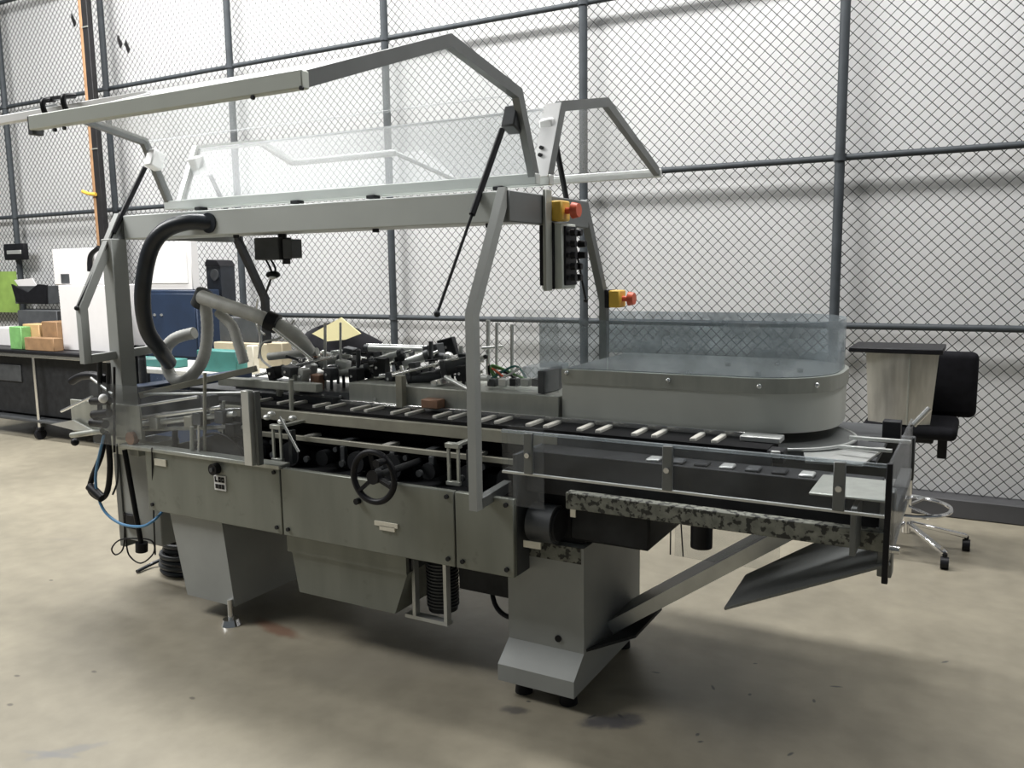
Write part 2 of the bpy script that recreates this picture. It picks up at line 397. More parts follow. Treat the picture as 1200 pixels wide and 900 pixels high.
# ---- pedestals
lf = P(B().prism([(-3.375, .5), (-3.02, .5), (-2.965, .085), (-3.285, .085)], 'y', 2.63, 3.5), 'pedestal', 'paint', label='tapered grey pedestal')
for (x, y) in ((-2.985, 2.62), (-3.24, 3.05), (-2.985, 3.45), (-3.26, 3.45)):
    ft = P(B().cyl((x, y, 0), (x, y, .028), .046, .036, 20), 'foot_pad', 'chrome')
    P(B().cyl((x, y, .028), (x, y, .12), .012, n=10), 'foot_stem', 'bright', ft)
P(B().prism([(2.72, .60), (3.30, .60), (3.30, .06), (2.63, .06), (2.63, .125), (2.72, .195)], 'x', -1.555, -1.235), 'pedestal', 'paint', label='grey pedestal with sloping toe')
P(B().cyl((-1.34, 2.722, .235), (-1.34, 2.714, .235), .013, n=14), 'drain_hole', 'black')
P(B().box((-1.51, 2.719, .54), (-1.245, 2.722, .60)), 'rating_plate', 'grime')
for (x, y) in ((-1.48, 2.70), (-1.29, 2.70), (-1.48, 3.24), (-1.29, 3.24)):
    P(B().cyl((x, y, 0), (x, y, .065), .035, .028, 16), 'foot_pad', 'black')

# ---- drip tray and motor under the body
P(B().plate([(-2.63, 2.655, .485), (-1.985, 2.655, .485), (-1.985, 2.655, .40), (-2.63, 2.655, .40)], .02), 'tray_lip', 'panel')
P(B().prism([(-2.62, .40), (-1.99, .40), (-2.06, .215), (-2.585, .215)], 'y', 2.66, 3.3), 'drip_tray', 'panel')
mo = P(B().box((-2.0, 2.70, .20), (-1.985, 2.73, .49)).box((-1.845, 2.70, .20), (-1.83, 2.73, .49)).box((-2.04, 2.70, .19), (-1.83, 2.74, .205)), 'motor_stand', 'alu')
mt = P(B().cyl((-1.915, 2.80, .215), (-1.915, 2.80, .46), .062, n=24), 'drive_motor', 'dark')
for k in range(14): P(B().cyl((-1.915, 2.80, .235+.014*k), (-1.915, 2.80, .241+.014*k), .068, n=24), 'cooling_fin', 'darkgrey', mt)
P(B().box((-1.80, 2.75, .34), (-1.50, 3.3, .49)), 'gear_housing', 'dark')
P(B().tube([(-1.72, 2.85, .45), (-1.64, 2.76, .30), (-1.54, 2.74, .27), (-1.48, 2.78, .33)], .010), 'cable', 'black')

# ---- cavity machinery behind the front opening
P(B().box((-3.35, 2.86, .735), (-1.5, 2.90, .80)), 'cam_rail', 'dark')
for k in range(9):
    x = -3.1+k*.19
    P(B().cyl((x, 2.78, .80), (x, 3.06, .80), .035+.01*(k % 3), n=18), 'cam_roller', 'dark')
    if k % 2: P(B().cyl((x+.06, 2.80, .84), (x+.06, 3.06, .84), .012, n=10), 'shaft', 'darkgrey')
for k in range(7):
    x = -2.95+k*.2; P(B().cyl((x, 2.70, .81), (x, 2.715, .81), .014, n=10), 'bolt', 'darkgrey')
# ---- conveyor
P(B().box((-3.35, 2.87, .955), (-.62, 3.045, 1.0)), 'conveyor_belt', 'belt')
for k in range(11):
    for g in (0, .078):
        x = -.81-.2225*k-g
        if x < -3.2: continue
        P(B().box((x-.011, 2.895, .99), (x+.011, 3.02, 1.012), .003), 'pusher_lug', 'lug')
P(B().box((-3.3, 2.845, .935), (-1.40, 2.872, .985), .002), 'front_rail', 'tan')
P(B().box((-1.40, 2.845, .935), (-.60, 2.872, .985), .002), 'front_rail', 'darkgrey')
P(B().box((-3.3, 3.045, .985), (-.72, 3.058, 1.018), .002), 'back_rail', 'bright')
P(B().box((-.74, 2.97, 1.0), (-.60, 3.05, 1.02), .003), 'end_guide', 'alu')
P(B().box((-.62, 2.86, .955), (-.565, 2.93, 1.0), .004), 'belt_tensioner', 'dark')
P(B().box((-.605, 2.852, .975), (-.575, 2.862, 1.0), .002), 'tension_block', 'alu')
P(B().box((-3.2, 2.80, .862), (-.55, 2.815, .885), .002), 'lower_rail', 'tan')
P(B().box((-3.2, 2.815, .845), (-.55, 2.95, .872)), 'return_belt', 'belt')
for k in range(11):
    x = -.87-.2225*k
    P(B().box((x-.02, 2.82, .868), (x+.02, 2.90, .884), .003), 'return_lug', 'darkgrey' if k % 2 else 'lug')
for x in (-2.42, -2.15, -1.95): P(B().box((x-.012, 2.79, .79), (x+.012, 2.815, .862), .002), 'rail_post', 'darkgrey')

# slotted brackets hanging from the front rail
for px in (325, 531):
    q = at(px, 520, 2.68)
    for dx in (-.022, .022): P(B().box((q.x+dx-.006, 2.675, .80), (q.x+dx+.006, 2.685, .945), .001), 'slotted_bracket', 'steel')
    P(B().box((q.x-.035, 2.672, .935), (q.x+.03, 2.70, .955), .002).box((q.x-.012, 2.70, .938), (q.x+.012, 2.85, .950), .001), 'bracket_head', 'steel')
    P(B().box((q.x-.03, 2.668, .79), (q.x+.03, 2.69, .805), .001), 'bracket_foot', 'steel')
    P(B().box((q.x+.045, 2.70, .78), (q.x+.065, 2.73, .93), .001), 'guide_post', 'darkgrey')
# ---- hand wheel
hc = at(438, 559, 2.5)
hw = P(B().torus((hc.x, 2.50, hc.z), .098, .0125, 'y', 40, 10), 'hand_wheel', 'black')
P(B().cyl((hc.x, 2.49, hc.z), (hc.x, 2.53, hc.z), .028, n=20), 'hub', 'black', hw)
for k in range(3):
    a = math.radians(100+120*k)
    P(B().obox((hc.x, 2.51, hc.z), (hc.x+.095*math.cos(a), 2.502, hc.z+.095*math.sin(a)), .026, .012), 'spoke', 'black', hw)
P(B().cyl((hc.x, 2.53, hc.z), (hc.x, 2.80, hc.z), .014, n=12), 'shaft', 'dark', hw)
P(B().cyl((hc.x+.06, 2.488, hc.z+.07), (hc.x+.06, 2.44, hc.z+.07), .013, .016, 12), 'grip', 'black', hw)

# ---- transfer table behind the conveyor
TZ = 1.10
P(B().box((-2.60, 3.062, 1.005), (-1.50, 3.50, TZ), .003), 'transfer_table', 'steel')
P(B().box((-3.35, 3.062, 1.0), (-2.60, 3.35, 1.05), .003), 'transfer_table', 'darkgrey')
P(B().box((-2.44, 3.035, 1.002), (-2.2, 3.062, 1.012), .001), 'ledge', 'bright')
q = at(470, 445, 3.05); P(B().box((q.x-.018, 3.03, 1.005), (q.x+.018, 3.065, 1.15), .002), 'bracket', 'tan')
q = at(506, 473, 3.02); P(B().box((q.x-.045, 3.0, q.z-.02), (q.x+.045, 3.06, q.z+.02), .004), 'sensor', 'copper', label='small reddish brown sensor block')
for px in (340, 380, 400, 440): 
    q = at(px, 462, 3.06); P(B().cyl((q.x, 3.066, 1.03), (q.x, 3.05, 1.03), .008, n=8), 'bolt', 'bright')

# rods, cylinders and clamps above the table: (kind, material, Y1, px1, py1, Y2, px2, py2, radius)
ROD = [
 ('push_rod', 'bright', 3.15, 460, 440, 3.22, 538, 420, .008), ('push_rod', 'bright', 3.30, 425, 432, 3.36, 478, 416, .012),
 ('air_cylinder', 'alu', 3.25, 437, 425, 3.28, 470, 415, .021), ('air_cylinder', 'alu', 3.30, 470, 428, 3.36, 500, 417, .024),
 ('air_cylinder', 'alu', 3.40, 430, 408, 3.45, 500, 410, .016), ('guide_rod', 'bright', 3.42, 430, 404, 3.48, 520, 407, .007),
 ('push_rod', 'alu', 3.12, 522, 442, 3.06, 552, 458, .010), ('guide_rod', 'bright', 3.2, 470, 430, 3.12, 478, 455, .010),
 ('guide_rod', 'alu', 3.15, 381, 378, 3.15, 381, 470, .007), ('guide_rod', 'alu', 3.2, 399, 378, 3.2, 399, 440, .006),
 ('guide_rod', 'bright', 2.98, 320, 385, 3.05, 366, 422, .007), ('guide_rod', 'copper', 3.3, 333, 388, 3.25, 378, 425, .008),
 ('air_cylinder', 'conduit', 3.25, 373, 425, 3.28, 400, 420, .022), ('air_cylinder', 'alu', 3.15, 385, 440, 3.22, 430, 430, .016),
 ('air_cylinder', 'darkgrey', 3.18, 480, 445, 3.24, 515, 440, .026), ('air_cylinder', 'darkgrey', 3.2, 520, 432, 3.26, 552, 425, .034),
 ('guide_rod', 'bright', 3.2, 440, 441, 3.2, 470, 438, .014), ('guide_rod', 'alu', 3.3, 540, 445, 3.3, 540, 405, .010),
 ('guide_rod', 'darkgrey', 3.35, 505, 400, 3.35, 505, 450, .011), ('guide_rod', 'darkgrey', 3.2, 420, 410, 3.2, 420, 450, .011),
 ('guide_rod', 'alu', 3.3, 600, 440, 3.3, 600, 380, .008), ('guide_rod', 'alu', 3.4, 572, 440, 3.4, 572, 375, .010),
 ('guide_rod', 'alu', 3.35, 582, 440, 3.35, 582, 378, .007), ('guide_rod', 'alu', 3.38, 565, 408, 3.38, 590, 406, .007),
 ('guide_rod', 'bright', 3.1, 300, 440, 3.1, 390, 418, .008), ('guide_rod', 'conduit', 3.2, 315, 418, 3.25, 372, 412, .020),
]
for n_, mt_, Y1, a, b, Y2, c, d, r in ROD:
    p, q = at(a, b, Y1), at(c, d, Y2); o = P(B().cyl(p, q, r, n=14), n_, mt_)
    if n_ == 'air_cylinder':
        dd = (q-p).normalized()
        P(B().cyl(p-dd*.012, p+dd*.012, r*1.22, n=14), 'end_cap', 'darkgrey', o); P(B().cyl(q-dd*.012, q+dd*.012, r*1.22, n=14), 'end_cap', 'darkgrey', o)
        P(B().cyl(q, q+dd*.06, r*.35, n=10), 'piston_rod', 'bright', o)
BLK = [  # clamp blocks: px, py, Y, sx, sy, sz, material
 (322, 437, 3.0, .05, .06, .06, 'black'), (340, 435, 3.02, .06, .06, .05, 'darkgrey'), (356, 440, 3.05, .04, .05, .07, 'conduit'),
 (372, 448, 3.08, .05, .05, .08, 'copper'), (388, 438, 3.12, .05, .06, .06, 'darkgrey'), (402, 428, 3.2, .06, .06, .05, 'alu'),
 (418, 440, 3.15, .05, .07, .07, 'dark'), (432, 433, 3.25, .05, .06, .08, 'dark'), (447, 430, 3.22, .06, .07, .09, 'dark'),
 (460, 443, 3.2, .05, .06, .05, 'darkgrey'), (478, 420, 3.4, .05, .06, .07, 'darkgrey'), (493, 440, 3.25, .07, .06, .05, 'dark'),
 (508, 412, 3.45, .12, .05, .07, 'darkgrey'), (525, 407, 3.5, .09, .04, .09, 'dark'), (530, 430, 3.25, .05, .06, .06, 'dark'),
 (543, 437, 3.2, .05, .06, .07, 'dark'), (515, 448, 3.15, .06, .06, .03, 'bright'), (545, 420, 3.3, .06, .05, .05, 'darkgrey'),
 (410, 414, 3.35, .06, .06, .06, 'darkgrey'), (455, 412, 3.45, .05, .05, .06, 'alu'), (395, 415, 3.3, .05, .05, .04, 'alu'),
 (365, 432, 3.12, .04, .05, .05, 'alu'), (440, 418, 3.3, .03, .05, .05, 'dark'), (345, 450, 3.02, .03, .03, .09, 'steel'),
 (328, 455, 3.0, .025, .03, .08, 'steel'), (468, 426, 3.3, .03, .05, .07, 'bright'), (486, 432, 3.2, .04, .05, .06, 'darkgrey'),
]
for a, b, Y, sx, sy, sz, mt_ in BLK:
    c = at(a, b, Y); R = Matrix.Rotation(random.uniform(-.3, .3), 3, 'Y') @ Matrix.Rotation(random.uniform(-.3, .3), 3, 'Z')
    o = P(B().box(c-V(sx, sy, sz)/2, c+V(sx, sy, sz)/2, .004, R), 'clamp_block', mt_)
    P(B().cyl(c+V(0, -sy/2, 0), c+V(0, -sy/2-.008, 0), .007, n=8), 'screw', 'bright', o)
    # every clamp stands on its own rod
    P(B().cyl((c.x, c.y, TZ-.06), c, .008, n=8), 'support_rod', 'darkgrey', o)
for k in range(64):
    px, py, Y = random.uniform(335, 555), random.uniform(412, 448), random.uniform(3.1, 3.46)
    a = at(px, py, Y); a.z = max(a.z, TZ+.012); ang = random.choice((0, 0, .5, -.4, 1.57, 2.6)); L_ = random.uniform(.03, .11)
    dv = V(math.cos(ang)*.8, math.sin(ang)*.5, random.uniform(-.25, .45)).normalized()
    r_ = random.choice((.005, .007, .009, .013, .018)); mt_ = random.choice(('bright', 'alu', 'alu', 'dark', 'darkgrey', 'black', 'steel'))
    o = P(B().cyl(a, a+dv*L_, r_, n=10), 'linkage', mt_)
    if k % 3 == 0: P(B().sph(a+dv*L_, r_*1.5, u=10, v=6), 'joint', 'bright' if k % 2 else 'dark', o)
# fallen arm at the slotted bracket
P(B().cyl(at(328, 489, 2.64), at(350, 530, 2.62), .006, n=8), 'lever', 'bright')
P(B().cyl(at(341, 445, 2.86), at(342, 485, 2.86), .011, n=10), 'lever_post', 'steel')
for px, py in ((313, 489), (318, 485), (330, 494), (343, 490)):
    q = at(px, py, 2.70); P(B().sph(q, .016, (1.3, 1, .8)), 'clamp_knob', 'alu')
# clear guard box left of the magazine, green wiring block inside
for k in range(9):
    p0 = at(572+random.random()*30, 446, 3.2+random.random()*.15); p1 = at(570+random.random()*40, 425+random.random()*14, 3.25); p2 = at(580+random.random()*40, 445, 3.15+random.random()*.2)
    P(B().tube([p0, p1, p2], .0055, 6), 'signal_wire', ('teal', 'greenleaf', 'conduit', 'black', 'red')[k % 5])
P(B().box(at(612, 442, 3.12), at(640, 431, 3.12)+V(0, .22, 0), .003), 'terminal_cover', 'plexit')
for k in range(5):
    c = at(578+k*13, 449, 3.15); P(B().box(c-V(.02, .02, .012), c+V(.02, .02, .02), .003), 'terminal_block', ('darkgrey', 'alu', 'dark', 'steel', 'black')[k])
P(B().box(at(640, 462, 3.08)-V(.04, 0, 0), at(640, 432, 3.16)+V(.03, .1, 0), .003), 'corner_bracket', 'darkgrey')
g0 = at(592, 350, 3.2); 
P(B().box((-1.72, 3.1, 1.11), (-1.52, 3.105, 1.45)), 'guard_pane', 'plexi')

# ---- magazine housing at the right
def rounded(x0, x1, y0, y1, r, n=10, ang=True):
    pts = [(x0, y0)]
    for k in range(n+1):
        a = -math.pi/2+math.pi/2*k/n; pts.append((x1-r+r*math.cos(a), y0+r+r*math.sin(a)))
    for k in range(n+1):
        a = math.pi/2*k/n; pts.append((x1-r+r*math.cos(a), y1-r+r*math.sin(a)))
    pts.append((x0, y1)); return pts
P(B().prism(rounded(-1.49, -.462, 3.075, 3.80, .30), 'z', 1.012, 1.16), 'magazine_housing', 'skirt', label='rounded steel magazine skirt')
P(B().prism(rounded(-1.48, -.475, 3.10, 3.77, .27), 'z', 1.2125, 1.2155), 'magazine_top', 'frame')
fl = P(B().prism(rounded(-1.49, -.455, 3.068, 3.807, .305), 'z', 1.157, 1.213), 'magazine_flange', 'steel')
for px, py in ((664, 437), (783, 446), (918, 453), (980, 450)):
    q = at(px, py, 3.066)
    if px == 918: q = V(-.70, 3.075, 1.185)
    if px == 980: q = V(-.52, 3.185, 1.185)
    P(B().sph(q, .011), 'bolt', 'bright', fl)
# clear wall around the magazine
pr = rounded(-1.60, -.470, 3.09, 3.78, .285)
def wall_strip(path, z0, z1, th):
    b = B(); rings = []
    for k, p in enumerate(path):
        a, c = path[max(k-1, 0)], path[min(k+1, len(path)-1)]
        t = Vector((c[0]-a[0], c[1]-a[1])).normalized(); n = Vector((-t.y, t.x))*th
        rings.append([b.bm.verts.new(v) for v in ((p[0], p[1], z0), (p[0]+n.x, p[1]+n.y, z0), (p[0]+n.x, p[1]+n.y, z1), (p[0], p[1], z1))])
    for A, C in zip(rings, rings[1:]):
        for k in range(4): b.bm.faces.new((A[k], A[(k+1) % 4], C[(k+1) % 4], C[k]))
    b.bm.faces.new(rings[0][::-1]); b.bm.faces.new(rings[-1]); bmesh.ops.recalc_face_normals(b.bm, faces=b.bm.faces); return b
P(wall_strip([pr[0], (-1.30, 3.09)], 1.213, 1.412, .006), 'magazine_pane', 'plexit')
P(wall_strip([(-1.296, 3.09)]+pr[1:23]+[pr[23]], 1.213, 1.412, .006), 'magazine_pane', 'plexit')
for q in ((-.72, 3.14, 1.212), (-.6, 3.3, 1.212), (-.9, 3.4, 1.212)): P(B().cyl(q, V(*q)+V(0, 0, .018), .012, n=10), 'stud', 'bright')
# turning disc and plates under the housing, rear beam
P(B().cyl((-.70, 3.30, .955), (-.70, 3.30, .975), .31, n=48), 'turning_disc', 'frame')
P(B().torus((-.70, 3.30, .973), .306, .006, 'z', 48, 8), 'disc_rim', 'alu')
P(B().box((-1.42, 3.08, .93), (-.30, 3.80, .95), .003), 'bed_plate', 'darkgrey')
P(B().plate([(-.50, 2.90, .962), (-.33, 2.96, .955), (-.29, 3.28, .955), (-.55, 3.12, .96)], .008), 'guide_plate', 'alu')
P(B().box((-.34, 3.2, .99), (-.22, 3.26, 1.0), .001).box((-.30, 3.24, .99), (-.24, 3.30, 1.06), .002), 'stop_bracket', 'dark')
P(B().box((-.40, 3.16, 1.0), (-.20, 3.18, 1.012), .001), 'guide_bar', 'alu')
P(B().box((-.42, 3.06, .985), (-.25, 3.075, .996), .001), 'guide_bar', 'alu')

# ---- right-hand frame
P(B().box((-1.25, 2.60, .782), (-.205, 2.64, .842), .003), 'lower_beam', 'grime', label='grimy speckled lower beam')
P(B().box((-1.40, 3.55, .78), (-.21, 3.59, .95), .003), 'rear_beam', 'darkgrey')
P(B().box((-1.455, 2.69, .80), (-.23, 2.71, .955), .002), 'shaded_side_plate', 'dark')  # sheet behind the guard, its shade put in as near-black colour
P(B().box((-1.455, 2.71, .935), (-.25, 2.845, .95), .001), 'chain_bed', 'dark')
P(B().box((-.24, 2.62, .70), (-.20, 2.68, .96), .003), 'corner_post', 'frame')
P(B().box((-.255, 2.68, .79), (-.215, 3.55, .83), .003), 'end_beam', 'frame')
P(B().box((-.42, 2.50, .957), (-.215, 2.74, .965), .003), 'pale_tray', 'steel', label='pale curled tray')
for k in range(8):
    x = -1.0+k*.085
    P(B().box((x, 2.72, .95), (x+.045, 2.78, .962), .004), 'chain_link', ('alu', 'darkgrey', 'dark')[k % 3])
P(B().box((-1.42, 2.455, .93), (-.21, 2.463, 1.075)), 'front_guard_pane', 'plexid')
P(B().box((-1.42, 2.452, 1.068), (-.21, 2.466, 1.077)), 'guard_edge', 'plexit')
P(B().box((-1.42, 2.453, .926), (-.21, 2.465, .933)), 'guard_edge', 'alu')
P(B().box((-1.44, 2.53, .79), (-1.30, 2.536, 1.075)), 'front_guard_pane', 'plexid')
for px in (620, 783, 985):
    q = at(px, 535, 2.45)
    h = P(B().box((q.x-.016, 2.440, .935), (q.x+.016, 2.455, 1.075), .002), 'guard_strap', 'frame')
    P(B().cyl((q.x, 2.441, 1.0), (q.x, 2.431, 1.0), .009, n=10), 'bolt', 'bright', h)
P(B().box((-.207, 2.465, .79), (-.199, 3.22, 1.08)), 'end_guard_pane', 'plexid')
P(B().box((-.212, 2.452, .74), (-.196, 2.468, 1.08), .002), 'corner_strip', 'black')
P(B().cyl((-.198, 3.2, 1.06), (-.15, 3.22, 1.12), .010, n=8), 'wing_bolt', 'bright')
P(B().cyl((-.21, 2.60, .795), (-.18, 2.60, .795), .012, n=10), 'latch_bolt', 'bright')
P(B().box((-.30, 2.47, .80), (-.285, 2.60, .94), .001), 'gusset', 'frame')
# drive under the right frame
gm = P(B().cyl((-1.43, 2.70, .685), (-1.33, 2.70, .685), .072, n=28), 'gear_motor', 'darkgrey')
P(B().cyl((-1.33, 2.70, .685), (-1.318, 2.70, .685), .060, n=28), 'motor_cap', 'dark', gm)
P(B().box((-1.43, 2.618, .61), (-1.36, 2.625, .635)), 'label_plate', 'label')
P(B().box((-1.26, 2.66, .735), (-1.24, 2.665, .775)), 'label_plate', 'label')
P(B().box((-1.30, 2.74, .62), (-.99, 3.10, .80), .01), 'gearbox', 'dark')
P(B().box((-1.44, 2.76, .60), (-1.25, 3.3, .80), .005), 'drive_cover', 'dark')
q = at(822, 632, 2.75); P(B().cyl((q.x, 2.75, .665), (q.x, 2.75, .79), .037, n=20), 'hanging_stub', 'black')
# diagonal channel and discharge chute plate
a, b = V(-1.24, 2.95, .225), V(-.44, 2.95, .80)
d = (b-a).normalized(); n = V(-d.z, 0, d.x)
P(B().plate([a, b, b+V(0, .26, 0), a+V(0, .26, 0)], .006), 'channel_web', 'frame')
P(B().plate([a-n*.045, b-n*.045, b+n*.004, a+n*.004], .006), 'channel_flange', 'alu')
P(B().plate([a+V(0, .26, 0)-n*.045, b+V(0, .26, 0)-n*.045, b+V(0, .26, 0)+n*.004, a+V(0, .26, 0)+n*.004], .006), 'channel_flange', 'alu')
P(B().plate([(-.684, 2.60, .521), (-.205, 2.60, .748), (-.205, 3.20, .789), (-.684, 2.88, .54)], .008), 'chute_plate', 'frame')
P(B().plate([(-1.235, 2.74, .20), (-1.10, 2.90, .22), (-1.10, 3.2, .22), (-1.235, 3.28, .10)], .01), 'side_gusset', 'dark')
P(B().box((-.99, 3.02, .52), (-.60, 3.026, .78)), 'lower_pane', 'plexi')
for (x, dx) in ((-1.0, .0), (-.97, .01)):
    P(B().tube([(x, 3.0, .79), (x+dx, 3.0, .66), (x+dx*2, 3.0, .53)], .003, 6), 'thin_wire', 'dark')

# ---- gantry arches and beam
def arch(x, zf, stub):
    pts = [(x, 2.505, zf), (x, 2.505, 1.465), (x, 2.745, 1.905)]
    P(B().mitre(pts, .034, .04, (1, 0, 0)), 'arch_leg', 'paint')
    P(B().mitre([(x, 3.675, 1.0 if zf < 1 else zf), (x, 3.675, 1.465), (x, 3.435, 1.905)], .034, .04, (1, 0, 0)), 'arch_leg', 'frame' if x > -3 else 'dark')
    P(B().obox((x, 2.52, zf+.02), (x, stub, zf+.035), .034, .04, .002), 'arch_foot', 'frame' if x > -3 else 'paint')
    P(B().box((x-.025, 2.735, 1.79), (x+.025, 3.445, 1.905), .004), 'arch_cross', 'frame')
arch(-1.56, .763, 2.74)
arch(-3.73, 1.20, 2.86)
P(B().box((-3.70, 2.738, 1.79), (-1.588, 2.93, 1.903), .004), 'gantry_beam', 'beam')
P(B().box((-3.765, 2.655, .80), (-3.685, 2.74, 1.79), .004), 'gantry_post', 'paint')
for x in (-3.55, -3.0, -2.2, -1.66): P(B().cyl((x, 2.80, 1.79), (x, 2.80, 1.775), .014, n=10), 'bolt', 'dark')
for x in (-3.5, -2.85, -2.4, -1.75): P(B().box((x-.022, 3.02, 1.935), (x+.022, 3.07, 1.951), .003).cyl((x, 3.045, 1.885), (x, 3.045, 1.94), .009, n=8), 'hinge', 'dark')
P(B().box((-3.70, 2.93, 1.87), (-1.588, 3.435, 1.885), .002), 'gantry_top_plate', 'beam')

# ---- guard hoods, swung open
YH = 3.09
PROF = [(3.055, 1.985), (2.927, 2.28), (2.455, 2.37), (1.741, 2.116)]
SHORT = (2.2, 2.279)
def hood(mirror):
    f = (lambda y: 2*YH-y) if mirror else (lambda y: y)
    nm = 'guard_hood'
    XR, XL, XS = (-1.575 if mirror else -1.60), -3.745, -2.77
    h = P(B().box((XL-.02, f(3.055)-.02, 1.95), (XR+.02, f(3.055)+.02, 1.993), .003), nm, 'beam' if not mirror else 'alu')
    pr = [(f(y), z) for y, z in PROF]; sh = (f(SHORT[0]), SHORT[1])
    P(B().mitre([(XR, y, z) for y, z in pr[:3]]+[(XR, pr[3][0], pr[3][1])], .03, .042, (1, 0, 0)), 'side_frame', 'frame', h)
    P(B().mitre([(XL, y, z) for y, z in pr[:3]]+[(XL, sh[0], sh[1])], .03, .036, (1, 0, 0)), 'side_frame', 'frame' if not mirror else 'alu', h)
    P(B().obox((XR+.02, pr[3][0], pr[3][1]), (XS, pr[3][0], pr[3][1]), .03, .046, .003), 'lip_bar', 'lip' if not mirror else 'alu', h)
    P(B().obox((XL, sh[0], sh[1]), (XS-.2 if mirror else XS, sh[0], sh[1]), .03, .034, .003), 'short_lip', 'white' if not mirror else 'alu', h)
    P(B().obox((XS-.2 if mirror else XS, sh[0], sh[1]), (XS, pr[3][0], pr[3][1]), .02, .02, .002), 'step_bar', 'alu' if mirror else 'white', h)
    th = .005
    for (a, b) in ((0, 1), (1, 2)):
        P(B().plate([(XR, pr[a][0], pr[a][1]), (XL, pr[a][0], pr[a][1]), (XL, pr[b][0], pr[b][1]), (XR, pr[b][0], pr[b][1])], th), 'hood_pane', 'plexi', h)
    P(B().plate([(XR, pr[2][0], pr[2][1]), (XS, pr[2][0], pr[2][1]), (XS, pr[3][0], pr[3][1]), (XR, pr[3][0], pr[3][1])], th), 'hood_pane', 'plexi', h)
    P(B().plate([(XS-.004, pr[2][0], pr[2][1]), (XL, pr[2][0], pr[2][1]), (XL, sh[0], sh[1]), (XS-.004, sh[0], sh[1])], th), 'hood_pane', 'plexi', h)
    for zk in (1, 2):
        P(B().cyl((XR, pr[zk][0], pr[zk][1]-.004), (XL, pr[zk][0], pr[zk][1]-.004), .005, n=8), 'pane_seam', 'plexi', h)
    # struts
    for X, sgn in ((XR, -1), (XL, 1)):
        c = V(X+sgn*.035, f(2.955), 2.19)
        R = Matrix.Rotation(math.radians(-22 if not mirror else 22), 3, 'X')
        P(B().box(c-V(.03, .035, .045), c+V(.03, .035, .045), .006, R), 'strut_bracket', 'darkgrey' if X > -2 and not mirror else 'white', h)
        top = V(X+sgn*.045, f(2.885), 2.145); bot = V(X-.09 if X > -2 else X+.015, f(2.48), 1.465)
        mid = top.lerp(bot, .48)
        P(B().cyl(top, mid, .0125, n=12), 'gas_strut', 'black')
        P(B().cyl(mid, bot, .0055, n=8), 'strut_rod', 'black')
        P(B().sph(bot, .012), 'strut_joint', 'dark')
    return h
fh = hood(False); bh = hood(True)
# handles on the short lip, end caps of the lip bar
for px, py in ((62, 127), (86, 122)):
    q = at(px, py, 2.18)
    P(B().tube([q+V(0, .01, -.03), q+V(0, -.03, -.03), q+V(0, -.04, .02), q+V(0, .01, .035)], .011, 8), 'pull_handle', 'black', fh)
P(B().obox(at(50, 120, 2.18)+V(0, 0, .01), at(86, 116, 2.18)+V(0, 0, .01), .02, .014), 'pull_handle', 'black', fh)
P(B().box((-2.79, 1.735, 2.08), (-2.765, 1.775, 2.14), .002), 'end_cap', 'darkgrey', fh)
for px, py in ((63, 152), (74, 150), (295, 114), (352, 103)):
    q = at(px, py, 1.722); P(B().cyl(q, q+V(0, .008, 0), .006, n=8), 'screw', 'dark', fh)
P(B().plate([(-1.562, 3.105, 1.985), (-1.635, 3.105, 1.985), (-1.635, 3.232, 2.29), (-1.562, 3.232, 2.29)], .008), 'white_flap', 'white', bh)
for z in (2.075, 2.105): P(B().cyl((-1.61, 3.14+(z-2.075)*.4, z), (-1.61, 3.125+(z-2.075)*.4, z), .008, n=8), 'screw', 'dark', bh)

# ---- control box and emergency stops on the right arch
cb = P(B().box((-1.578, 3.07, 1.535), (-1.484, 3.20, 1.795), .004), 'control_box', 'lip', label='hanging control box with rows of black knobs')
P(B().box((-1.534, 3.0, 1.53), (-1.52, 3.055, 1.925), .002), 'mount_bar', 'steel', cb)
P(B().box((-1.53, 3.055, 1.535), (-1.515, 3.069, 1.80), .002), 'mount_seal', 'black', cb)
P(B().box((-1.582, 3.062, 1.55), (-1.552, 3.07, 1.79), .002), 'side_seal', 'black', cb)
P(B().box((-1.484, 3.085, 1.55), (-1.475, 3.19, 1.785), .002), 'button_plate', 'black', cb)
for k in range(5):
    for yy in (3.11, 3.165):
        z = 1.58+k*.045; L_ = .052 if (k in (2, 3) and yy > 3.12) else .034
        kb = P(B().cyl((-1.475, yy, z), (-1.475+L_*.5, yy, z), .009, n=10), 'button_stem', 'darkgrey', cb)
        P(B().cyl((-1.475+L_*.4, yy, z), (-1.475+L_, yy, z), .015, .013, 14), 'push_button', 'black', cb)
def estop(c):
    e = P(B().box(c+V(-.03, -.04, -.04), c+V(.025, .04, .04), .006), 'emergency_stop', 'yellow', label='yellow emergency stop box with red mushroom button')
    P(B().box(c+V(-.05, -.042, -.042), c+V(-.03, .042, .042), .003), 'back_plate', 'black', e)
    P(B().cyl(c+V(.025, 0, 0), c+V(.055, 0, 0), .013, n=14), 'button_stem', 'red', e)
    P(B().cyl(c+V(.055, 0, 0), c+V(.082, 0, 0), .033, .027, 18), 'mushroom_button', 'red', e)
estop(V(-1.505, 3.10, 1.845)); estop(V(-1.49, 3.67, 1.475))

